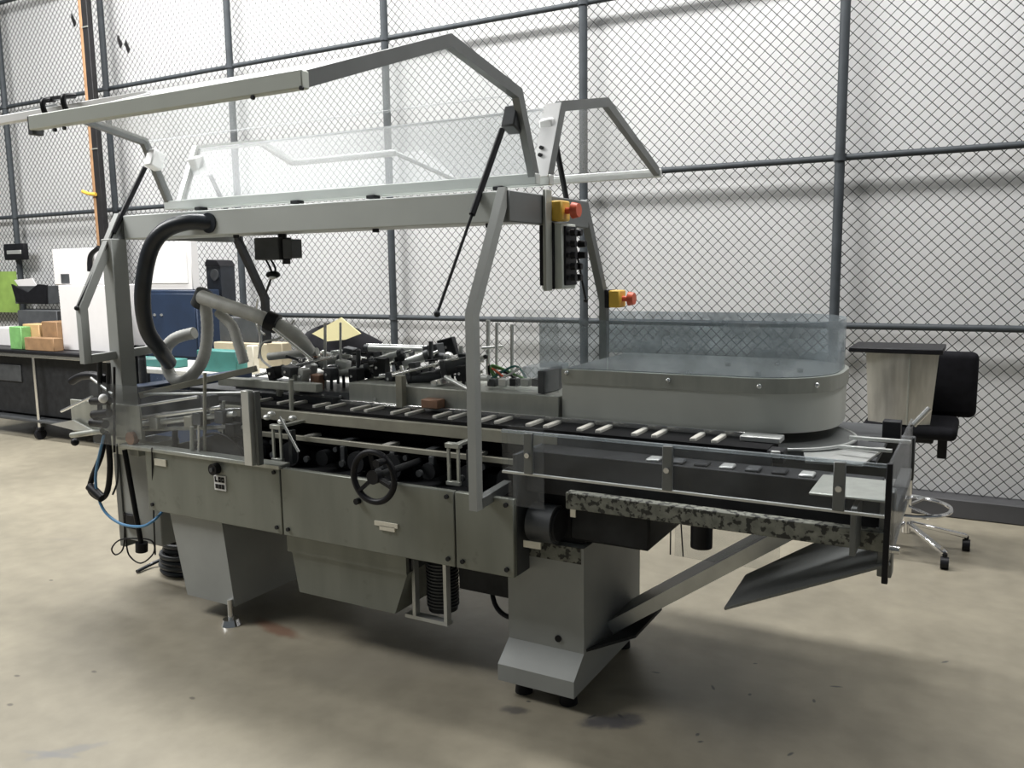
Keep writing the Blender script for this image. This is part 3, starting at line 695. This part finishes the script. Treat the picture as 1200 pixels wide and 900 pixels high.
# ---- sensor box, cables under the beam
sb = P(B().box((-2.935, 2.84, 1.675), (-2.785, 2.93, 1.775), .004), 'junction_box', 'darkgrey')
P(B().box((-2.77, 2.85, 1.68), (-2.715, 2.92, 1.765), .004), 'box_module', 'darkgrey', sb)
P(B().box((-2.785, 2.86, 1.655), (-2.77, 2.90, 1.77), .002), 'box_bracket', 'black', sb)
P(B().cyl((-2.80, 2.885, 1.77), (-2.80, 2.885, 1.80), .02, n=12), 'box_mount', 'black', sb)
q = at(320, 322, 2.9); P(B().sph(q, .03, (1.2, 1, .6)), 'lamp_head', 'black')
P(B().sph(q+V(.008, -.012, -.012), .016, (1.2, 1, .6)), 'lamp_lens', 'white')
for dx in (0, .03):
    p = at(311, 303, 2.9)+V(dx, 0, 0); P(B().tube([p, p+V(.03, 0, -.05), at(318, 325, 2.9), at(311, 345, 3.0)], .005, 6), 'cable', 'black')

# ---- hoses
P(B().tube([V(-3.10, 2.76, 1.845), V(-3.20, 2.70, 1.85), at(192, 271, 2.66), at(175, 296, 2.64), at(167, 345, 2.64), at(172, 385, 2.68), at(186, 408, 2.76), at(198, 425, 2.9)], .037, 18, sub=10), 'suction_hose', 'rubber', label='thick black hose')
P(B().cyl((-3.10, 2.73, 1.845), (-3.10, 2.79, 1.845), .046, n=20), 'hose_flange', 'rubber')
P(B().tube([at(236, 348, 2.95), at(262, 357, 2.95), at(310, 374, 3.0), at(345, 392, 3.1), at(362, 412, 3.2)], .035, 16, sub=14, rib=.03), 'ribbed_conduit', 'conduit', label='grey ribbed conduit')
P(B().cyl(at(313, 375, 3.0), at(325, 380, 3.02), .05, n=16), 'conduit_clamp', 'black')
P(B().tube([at(240, 350, 2.97), at(243, 390, 2.97), at(236, 425, 2.95), at(216, 446, 2.93), at(200, 440, 2.92), at(194, 412, 2.92), at(205, 397, 2.92), at(228, 390, 2.95)], .030, 16, sub=14, rib=.03), 'ribbed_conduit', 'conduit')
P(B().tube([at(256, 366, 3.0), at(272, 382, 3.0), at(280, 405, 3.0), at(286, 425, 3.0)], .026, 14, sub=10, rib=.03), 'ribbed_conduit', 'conduit')
P(B().cyl(at(233, 358, 2.97), at(240, 342, 2.97), .043, n=16), 'conduit_elbow', 'darkgrey')
P(B().tube([at(300, 365, 3.0), at(305, 395, 3.0), at(306, 420, 3.0), at(325, 435, 3.0)], .006, 8), 'air_line', 'white')
P(B().tube([at(345, 375, 3.1), at(330, 395, 3.05), at(308, 402, 3.0), at(303, 420, 3.0)], .005, 8), 'air_line', 'conduit')
P(B().tube([at(302, 350, 3.1), at(300, 380, 3.1), at(310, 392, 3.0)], .005, 8), 'air_line', 'bright')

# ---- left end: guard, rods, clamps, stand
P(B().box((-3.80, 2.555, .80), (-2.70, 2.561, 1.10)), 'left_guard_pane', 'plexid')
P(B().box((-2.74, 2.53, .80), (-2.695, 2.56, 1.125), .002), 'guard_post', 'alu')
P(B().box((-2.69, 2.55, .80), (-2.675, 2.58, 1.12), .002), 'guard_post', 'frame')
P(B().obox(at(165, 463, 2.75), at(300, 432, 2.95), .03, .03, .002), 'top_guide', 'tan')
P(B().box((-3.35, 2.95, 1.06), (-2.70, 3.0, 1.10), .003), 'table_beam', 'steel')
P(B().box((-3.62, 3.0, .99), (-2.65, 3.45, 1.03), .003), 'table_plate', 'darkgrey')
LR = [(168, 462, 300, 460, .007, 'alu', 2.75), (150, 478, 232, 465, .008, 'bright', 2.66), (165, 490, 260, 477, .012, 'bright', 2.68),
      (165, 497, 275, 485, .014, 'alu', 2.7), (168, 503, 300, 500, .010, 'conduit', 2.72), (190, 484, 300, 478, .006, 'bright', 2.8),
      (240, 437, 240, 530, .008, 'tan', 2.66), (225, 500, 225, 532, .010, 'steel', 2.64), (233, 498, 233, 532, .006, 'bright', 2.64),
      (262, 470, 262, 520, .008, 'steel', 2.8), (205, 500, 205, 528, .014, 'darkgrey', 2.75), (285, 470, 285, 540, .012, 'dark', 2.8)]
for a, b, c, d, r, mt_, Y in LR: P(B().cyl(at(a, b, Y), at(c, d, Y), r, n=10), 'guide_rod', mt_)
for px, py, mt_ in ((236, 490, 'darkgrey'), (226, 494, 'tan'), (246, 470, 'darkgrey'), (185, 495, 'alu'), (262, 488, 'darkgrey'), (275, 503, 'dark')):
    c = at(px, py, 2.7); P(B().box(c-V(.03, .03, .03), c+V(.03, .03, .03), .004), 'clamp_block', mt_)
P(B().cyl(at(176, 420, 2.9), at(178, 465, 2.9), .06, n=24), 'filter_bowl', 'plexid')
P(B().box(at(168, 512, 2.75), at(230, 440, 3.2)+V(0, .3, 0), .004), 'valve_block', 'blue')
# steel plate on the left end with clamps and handles
P(B().box(at(85, 505, 2.62), at(163, 476, 2.62)+V(0, .012, 0), .002), 'end_plate', 'steel')
p = at(152, 514, 2.6); P(B().cyl(p, p+V(0, .03, 0), .032, n=20), 'copper_cap', 'copper')
P(B().box(at(125, 530, 2.7), at(160, 505, 2.7)+V(0, .05, 0), .002), 'support_plate', 'steel')
for a, b, c, d, r, mt_ in ((72, 482, 108, 465, .007, 'bright'), (107, 443, 132, 462, .007, 'alu'), (108, 470, 128, 470, .02, 'black'),
                           (110, 486, 128, 484, .022, 'black'), (108, 495, 124, 497, .022, 'black'), (84, 510, 120, 505, .014, 'steel'), (117, 420, 117, 500, .012, 'dark'), (127, 425, 127, 480, .010, 'dark'),
                           (134, 430, 134, 530, .006, 'black')):
    P(B().cyl(at(a, b, 2.58), at(c, d, 2.58), r, n=12), 'adjust_handle', mt_)
P(B().sph(at(121, 467, 2.55), .022), 'white_knob', 'white')
P(B().sph(at(88, 518, 2.55), .02), 'black_knob', 'black')
P(B().tube([at(84, 447, 2.6), at(95, 441, 2.6), at(110, 440, 2.6), at(124, 444, 2.6)], .02, 10), 'crank_arm', 'black')
P(B().plate([at(60, 497, 2.6), at(86, 492, 2.6), at(110, 505, 2.6), at(88, 504, 2.6)], .012), 'pale_wedge', 'alu')
for x in (-3.98, -3.9, -3.85): P(B().cyl((x, 2.9, .80), (x, 2.9, 1.25), .02, n=12), 'guide_column', 'dark')
# stand column and its black tube
P(B().box((-3.90, 2.75, .24), (-3.60, 2.90, .78), .004), 'stand_column', 'paint')
P(B().box((-3.92, 2.74, .20), (-3.88, 2.92, .78), .002), 'stand_edge', 'frame')
P(B().box((-3.62, 2.95, .30), (-3.42, 3.2, .50), .004), 'valve_box', 'dark')
P(B().cyl(at(146, 527, 2.68), at(166, 640, 2.68), .013, n=12), 'brace_tube', 'black')
P(B().cyl(at(166, 636, 2.68), at(166, 646, 2.68), .030, n=16), 'brace_foot', 'black')
P(B().box(at(145, 618, 2.73), at(158, 605, 2.73)+V(0, .02, 0), .002), 'slot_cover', 'black')
# cables hanging at the left end
P(B().tube([at(124, 506, 2.6), at(118, 535, 2.6), at(108, 560, 2.6), at(106, 575, 2.6), at(118, 584, 2.6), at(126, 575, 2.6), at(129, 545, 2.6), at(126, 508, 2.6)], .014, 10), 'cable_bundle', 'black')
P(B().cyl(at(105, 570, 2.58), at(120, 584, 2.58), .022, n=14), 'cable_plug', 'black')
P(B().tube([at(122, 510, 2.58), at(112, 560, 2.58), at(120, 595, 2.58), at(140, 613, 2.58), at(165, 617, 2.58), at(180, 610, 2.6), at(190, 600, 2.66)], .007, 8), 'air_hose', 'bluehose', label='pale blue air hose')
P(B().tube([at(146, 600, 2.7), at(145, 640, 2.7), at(136, 650, 2.68), at(131, 643, 2.66), at(140, 633, 2.66), at(160, 631, 2.68), at(178, 634, 2.68), at(180, 648, 2.68), at(165, 660, 2.68), at(151, 650, 2.68), at(148, 632, 2.68)], .004, 8), 'thin_cable', 'black')
P(B().tube([at(137, 520, 2.65), at(138, 560, 2.65), at(132, 580, 2.62)], .005, 8), 'thin_cable', 'darkgrey')
P(B().tube([at(178, 525, 2.59), at(180, 600, 2.62), at(182, 650, 2.66)], .004, 8), 'thin_cable', 'dark')

# ================================================================ THINGS AROUND THE MACHINE
# ---- cable coil on the floor
cc = atz(211, 672, 0)+V(-.02, .09, 0)
coil = thing('cable_coil', cc, 'black cable coiled on the floor behind the left pedestal', 'cable coil')
for k in range(6): P(B().torus(cc+V(random.uniform(-.01, .01), random.uniform(-.01, .01), .016+.028*k), .155-.006*k, .0145, 'z', 36, 8), 'coil_turn', 'rubber' if k % 2 == 0 else 'darkgrey', coil)
P(B().tube([cc+V(-.15, -.02, .05), cc+V(-.2, -.1, .02), cc+V(-.19, -.2, .012)], .010, 8), 'cable_end', 'rubber', coil)

# ---- stool at the right
sc = V(-.33, 5.15, 0)
stool = thing('drafting_stool', sc, 'black padded swivel stool with chrome foot ring and star base', 'stool')
for k in range(5):
    a = math.radians(22+72*k); dv = V(math.cos(a), math.sin(a), 0)
    l = P(B().obox(sc+dv*.03+V(0, 0, .155), sc+dv*.33+V(0, 0, .085), .035, .022, .004), 'base_leg', 'chrome', stool)
    c = sc+dv*.33
    P(B().cyl(c+V(-.02, 0, .033), c+V(.02, 0, .033), .033, n=16).cyl(c+V(0, 0, .05), c+V(0, 0, .085), .012, n=8), 'caster', 'black', l)
P(B().cyl(sc+V(0, 0, .10), sc+V(0, 0, .68), .026, n=16), 'gas_stem', 'chrome', stool)
P(B().torus(sc+V(0, 0, .255), .225, .0115, 'z', 44, 8), 'foot_ring', 'chrome', stool)
for k in range(3):
    a = math.radians(70+120*k); P(B().cyl(sc+V(0, 0, .255), sc+V(.22*math.cos(a), .22*math.sin(a), .255), .008, n=8), 'ring_spoke', 'chrome', stool)
P(B().box(sc+V(-.235, -.22, .68), sc+V(.235, .22, .755), .03, seg=3), 'seat', 'cloth', stool)
P(B().box(sc+V(-.12, -.10, .64), sc+V(.12, .10, .682), .006), 'seat_plate', 'dark', stool)
P(B().box(sc+V(.13, .20, .50), sc+V(.18, .225, .86), .004).box(sc+V(.05, .05, .635), sc+V(.18, .22, .66), .004), 'back_support', 'black', stool)
P(B().box(sc+V(-.11, .19, .745), sc+V(.315, .27, 1.12), .038, seg=4), 'backrest', 'cloth', stool)
# ---- curved bin with black lid on the stool
hb = sc+V(-.06, -.04, .757)
hop = thing('sheet_metal_bin', hb, 'pale curved sheet metal bin with flat black lid standing on the stool', 'bin')
pts = []
for k in range(11):
    t = k/10; pts.append((hb.x-.17+.36*t, hb.y-.13-.05*math.sin(math.pi*t)))
for k in range(11):
    t = 1-k/10; pts.append((hb.x-.15+.32*t, hb.y+.14))
b = B(); lo = [b.bm.verts.new((hb.x+(x-hb.x)*.86-.0, y, hb.z)) for x, y in pts]; hi = [b.bm.verts.new((x, y, hb.z+.385)) for x, y in pts]
for k in range(len(pts)): b.bm.faces.new((lo[k], lo[(k+1) % len(pts)], hi[(k+1) % len(pts)], hi[k]))
b.bm.faces.new(lo[::-1]); b.bm.faces.new(hi); bmesh.ops.recalc_face_normals(b.bm, faces=b.bm.faces)
P(b, 'bin_body', 'mirror', hop)
P(B().box(hb+V(-.25, -.21, .385), hb+V(.21, .17, .412), .004), 'lid', 'black', hop)
P(B().box(hb+V(.05, -.188, .0), hb+V(.058, -.172, .385), .001), 'seam_strip', 'steel', hop)

# ---- cart on the left
CY = 4.9; ct = .895
cart = thing('black_cart', (-8.2, CY+.35, 0), 'black topped cart with chrome legs and casters by the fence', 'cart')
P(B().box((-9.3, CY-.04, ct-.04), (-6.65, CY+.75, ct), .01), 'table_top', 'black', cart)
P(B().box((-9.25, CY, ct-.075), (-6.7, CY+.03, ct-.04), .004), 'apron', 'bright', cart)
P(B().box((-9.2, CY+.10, .22), (-6.75, CY+.70, ct-.075), .01), 'cabinet_body', 'dark', cart)
P(B().box((-9.25, CY, .17), (-6.7, CY+.72, .20), .006), 'bottom_shelf', 'darkgrey', cart)
for x in (-9.2, -8.15, -6.75):
    for y in (CY+.02, CY+.70):
        l = P(B().cyl((x, y, .10), (x, y, ct-.04), .018, n=12), 'leg', 'chrome', cart)
        P(B().cyl((x-.018, y, .055), (x+.018, y, .055), .055, n=18).box((x-.03, y-.03, .09), (x+.03, y+.03, .125), .004), 'caster', 'black', l)
P(B().box((-9.1, CY+.085, .55), (-8.5, CY+.10, .72), .004), 'drawer_front', 'darkgrey', cart)

def on(px0, px1, Y, zb, pyt, depth, name, material, label, cat, group=None, bev=.006):
    """box thing standing at height zb whose front face spans px0..px1 at depth Y with its top at pixel row pyt"""
    a, b = at(px0, pyt, Y), at(px1, pyt, Y)
    o = B().box((a.x, Y, zb), (b.x, Y+depth, (a.z+b.z)/2), bev).make(name, material); return tag(o, label, cat, group)
c = at(40, 393, 4.98)
on(-12, 14, 5.12, ct, 384, .25, 'white_carton', 'foam', 'low white carton beside the green pack on the cart', 'carton')
on(10, 24, 4.90, ct, 383, .10, 'green_pack', 'greenleaf', 'small green pack on the black cart top', 'pack')
on(26, 45, 5.0, ct, 380, .16, 'orange_carton', 'orange', 'pale orange paper carton on the black cart', 'carton')
on(28, 62, 4.88, ct, 396, .10, 'kraft_tray', 'kraft', 'flat brown cardboard tray before the orange carton', 'tray')
on(48, 66, 5.0, ct, 377, .2, 'brown_carton', 'kraft', 'brown cardboard carton beside the tall white foam box', 'carton')
on(68, 132, 5.05, ct, 334, .4, 'foam_box', 'foam', 'tall white foam box standing on the black cart', 'box')
a = at(64, 334, 5.1); a2 = at(112, 334, 5.1)
o = B().box((a.x, 5.1, a.z), (a2.x, 5.4, at(64, 292, 5.1).z), .008).make('foam_carton', 'foam'); tag(o, 'square white foam box on top of the tall foam box', 'box')
P(B().tube([at(105, 318, 5.08), at(106, 300, 5.08), at(116, 290, 5.08)], .022, 10), 'strap', 'black', o)
P(B().box(at(73, 332, 5.1), at(81, 321, 5.1)+V(0, -.01, 0)), 'dark_notch', 'darkgrey', o)
# paper tray, sheet holder and charger hung on the fence
o = tag(B().box(at(5, 305, 5.90), at(27, 285, 5.90)+V(0, .06, 0), .012, seg=2).make('fence_charger', 'black'), 'small black charger box clipped to the fence post', 'charger')
P(B().box(at(8, 298, 5.892), at(24, 293, 5.892)+V(0, .01, 0), .002), 'charger_window', 'alu', o)
pt = thing('paper_tray', at(35, 355, 5.95), 'black wall tray with white papers hanging on the fence', 'tray')
P(B().plate([at(14, 333, 5.82), at(20, 354, 5.82), at(55, 356, 5.82), at(55, 334, 5.82), at(45, 333, 5.82), at(33, 343, 5.82)], .02), 'tray_front', 'black', pt)
P(B().box(at(18, 356, 5.835), at(55, 335, 5.835)+V(0, .135, 0), .004), 'tray_body', 'darkgrey', pt)
P(B().plate([at(17, 328, 5.85), at(30, 346, 5.85), at(46, 340, 5.85), at(38, 326, 5.85)], .01), 'papers', 'foam', pt)
tag(B().box(at(-40, 365, 5.95), at(18, 318, 5.95)+V(0, .01, 0)).make('green_notice', 'green'), 'bright green sheet fixed to the fence above the cart', 'notice')
on(20, 66, 5.42, ct, 364, .2, 'grey_case', 'darkgrey', 'long dark grey case at the back of the black cart', 'case')

# ---- blue cabinet with carton and bin on top
BY = 5.0
a, b2 = at(168, 340, BY), at(272, 338, BY); bz = at(200, 340, BY).z
bc = thing('blue_cabinet', ((a.x+b2.x)/2, BY+.25, 0), 'dark blue cabinet standing behind the machine', 'cabinet')
P(B().box((a.x, BY, .06), (at(229, 340, BY).x, BY+.26, bz), .008), 'cabinet_body', 'blue', bc)
P(B().box((a.x+.04, BY-.012, .9), (at(228, 340, BY).x, BY, bz-.03), .004), 'door', 'blue', bc)
P(B().box((a.x+.02, BY+.02, 0), (at(226, 340, BY).x, BY+.24, .06)), 'plinth', 'black', bc)
for k in (0, 1): P(B().cyl(at(181+k*8, 369, BY-.012), at(181+k*8, 369, BY-.022), .012, n=10), 'lock', 'bright', bc)
o = B().box((a.x+.005, BY+.02, bz), (at(224, 340, BY).x, BY+.10, at(200, 283, BY).z), .006).make('white_carton', 'foam'); tag(o, 'white panelled carton on top of the blue cabinet', 'carton')
P(B().box((a.x+.06, BY+.012, bz+.06), (at(219, 340, BY).x, BY+.021, at(200, 295, BY).z)), 'front_sheet', 'white', o)
q0, q1 = at(247, 340, 5.12), at(268, 340, 5.12); zt = at(250, 312, 5.30).z
q0, q1 = at(243, 340, 5.30), at(260, 340, 5.30)
bn = thing('waste_bin', ((q0.x+q1.x)/2, 5.38, 0), 'tall dark tapered bin beside the blue cabinet', 'bin')
bx = (q0.x+q1.x)/2; hwid = (q1.x-q0.x)/2
P(B().prism([(bx-hwid*.8, 0.0), (bx+hwid*.8, 0.0), (bx+hwid, zt), (bx-hwid, zt)], 'y', 5.30, 5.46), 'bin_body', 'rubber', bn)
P(B().prism([(bx-hwid*1.05, zt), (bx+hwid*1.05, zt), (bx+hwid*.6, zt+.05), (bx-hwid*.8, zt+.06)], 'y', 5.29, 5.47), 'bin_lid', 'black', bn)
q = at(251, 322, 5.29); P(B().cyl(q, q+V(0, .02, 0), .05, n=18), 'badge', 'darkgrey', bn)

# ---- work table behind the machine
TY = 4.25
ta, tb = at(150, 430, TY), at(445, 425, TY); tz = .90
tbl = thing('work_table', ((ta.x+tb.x)/2, TY+.3, 0), 'long pale topped work table behind the machine', 'table')
P(B().box((ta.x, TY, tz-.035), (tb.x, TY+.58, tz), .004), 'table_top', 'conduit', tbl)
for x in (ta.x+.05, tb.x-.05):
    for y in (TY+.05, TY+.53): P(B().box((x-.02, y-.02, 0), (x+.02, y+.02, tz-.035)), 'leg', 'darkgrey', tbl)
on(230, 276, TY+.05, tz, 411, .12, 'teal_crate', 'teal', 'teal plastic crate on the work table', 'crate')
on(150, 205, TY+.10, tz, 420, .12, 'teal_tray', 'teal', 'teal tray behind the loop of ribbed conduit', 'tray')
on(250, 318, TY+.36, tz, 402, .06, 'wooden_board', 'wood', 'pale wooden board lying behind the teal crate', 'board')
on(288, 296, TY+.05, tz, 405, .06, 'beige_tub', 'label', 'small beige tub beside the teal crate', 'tub')
on(312, 330, TY+.1, tz, 402, .1, 'beige_carton', 'wood', 'small beige carton behind the ribbed conduit', 'carton')
on(256, 300, TY+.43, tz, 372, .14, 'grey_case', 'darkgrey', 'dark grey case at the back of the work table', 'case')
# black bag with a yellow sheet
bagc = at(397, 405, TY+.25)
b = B(); b.sph((bagc.x-.01, TY+.31, tz+.165), 1, (.36, .19, .16), 28, 18)
from mathutils import noise as mnoise
for v in b.bm.verts:
    k = mnoise.noise(v.co*5.0)*.05; d = (v.co-V(bagc.x, TY+.31, tz+.12)).normalized(); v.co += d*k
    if v.co.x < bagc.x-.12 and v.co.z > tz+.15: v.co.z += .05
    v.co.z = max(v.co.z, tz+.001)
bag = b.make('black_bag', 'cloth'); tag(bag, 'soft black bag lying on the table behind the machine', 'bag')
ys = TY+.09
sh = B().plate([at(366, 391, ys), at(384, 400, ys), at(405, 398, ys), at(423, 391, ys), at(400, 372, ys+.03)], .008).make('yellow_sheet', 'cream'); tag(sh, 'pale yellow folded sheet leaning on the black bag', 'sheet')
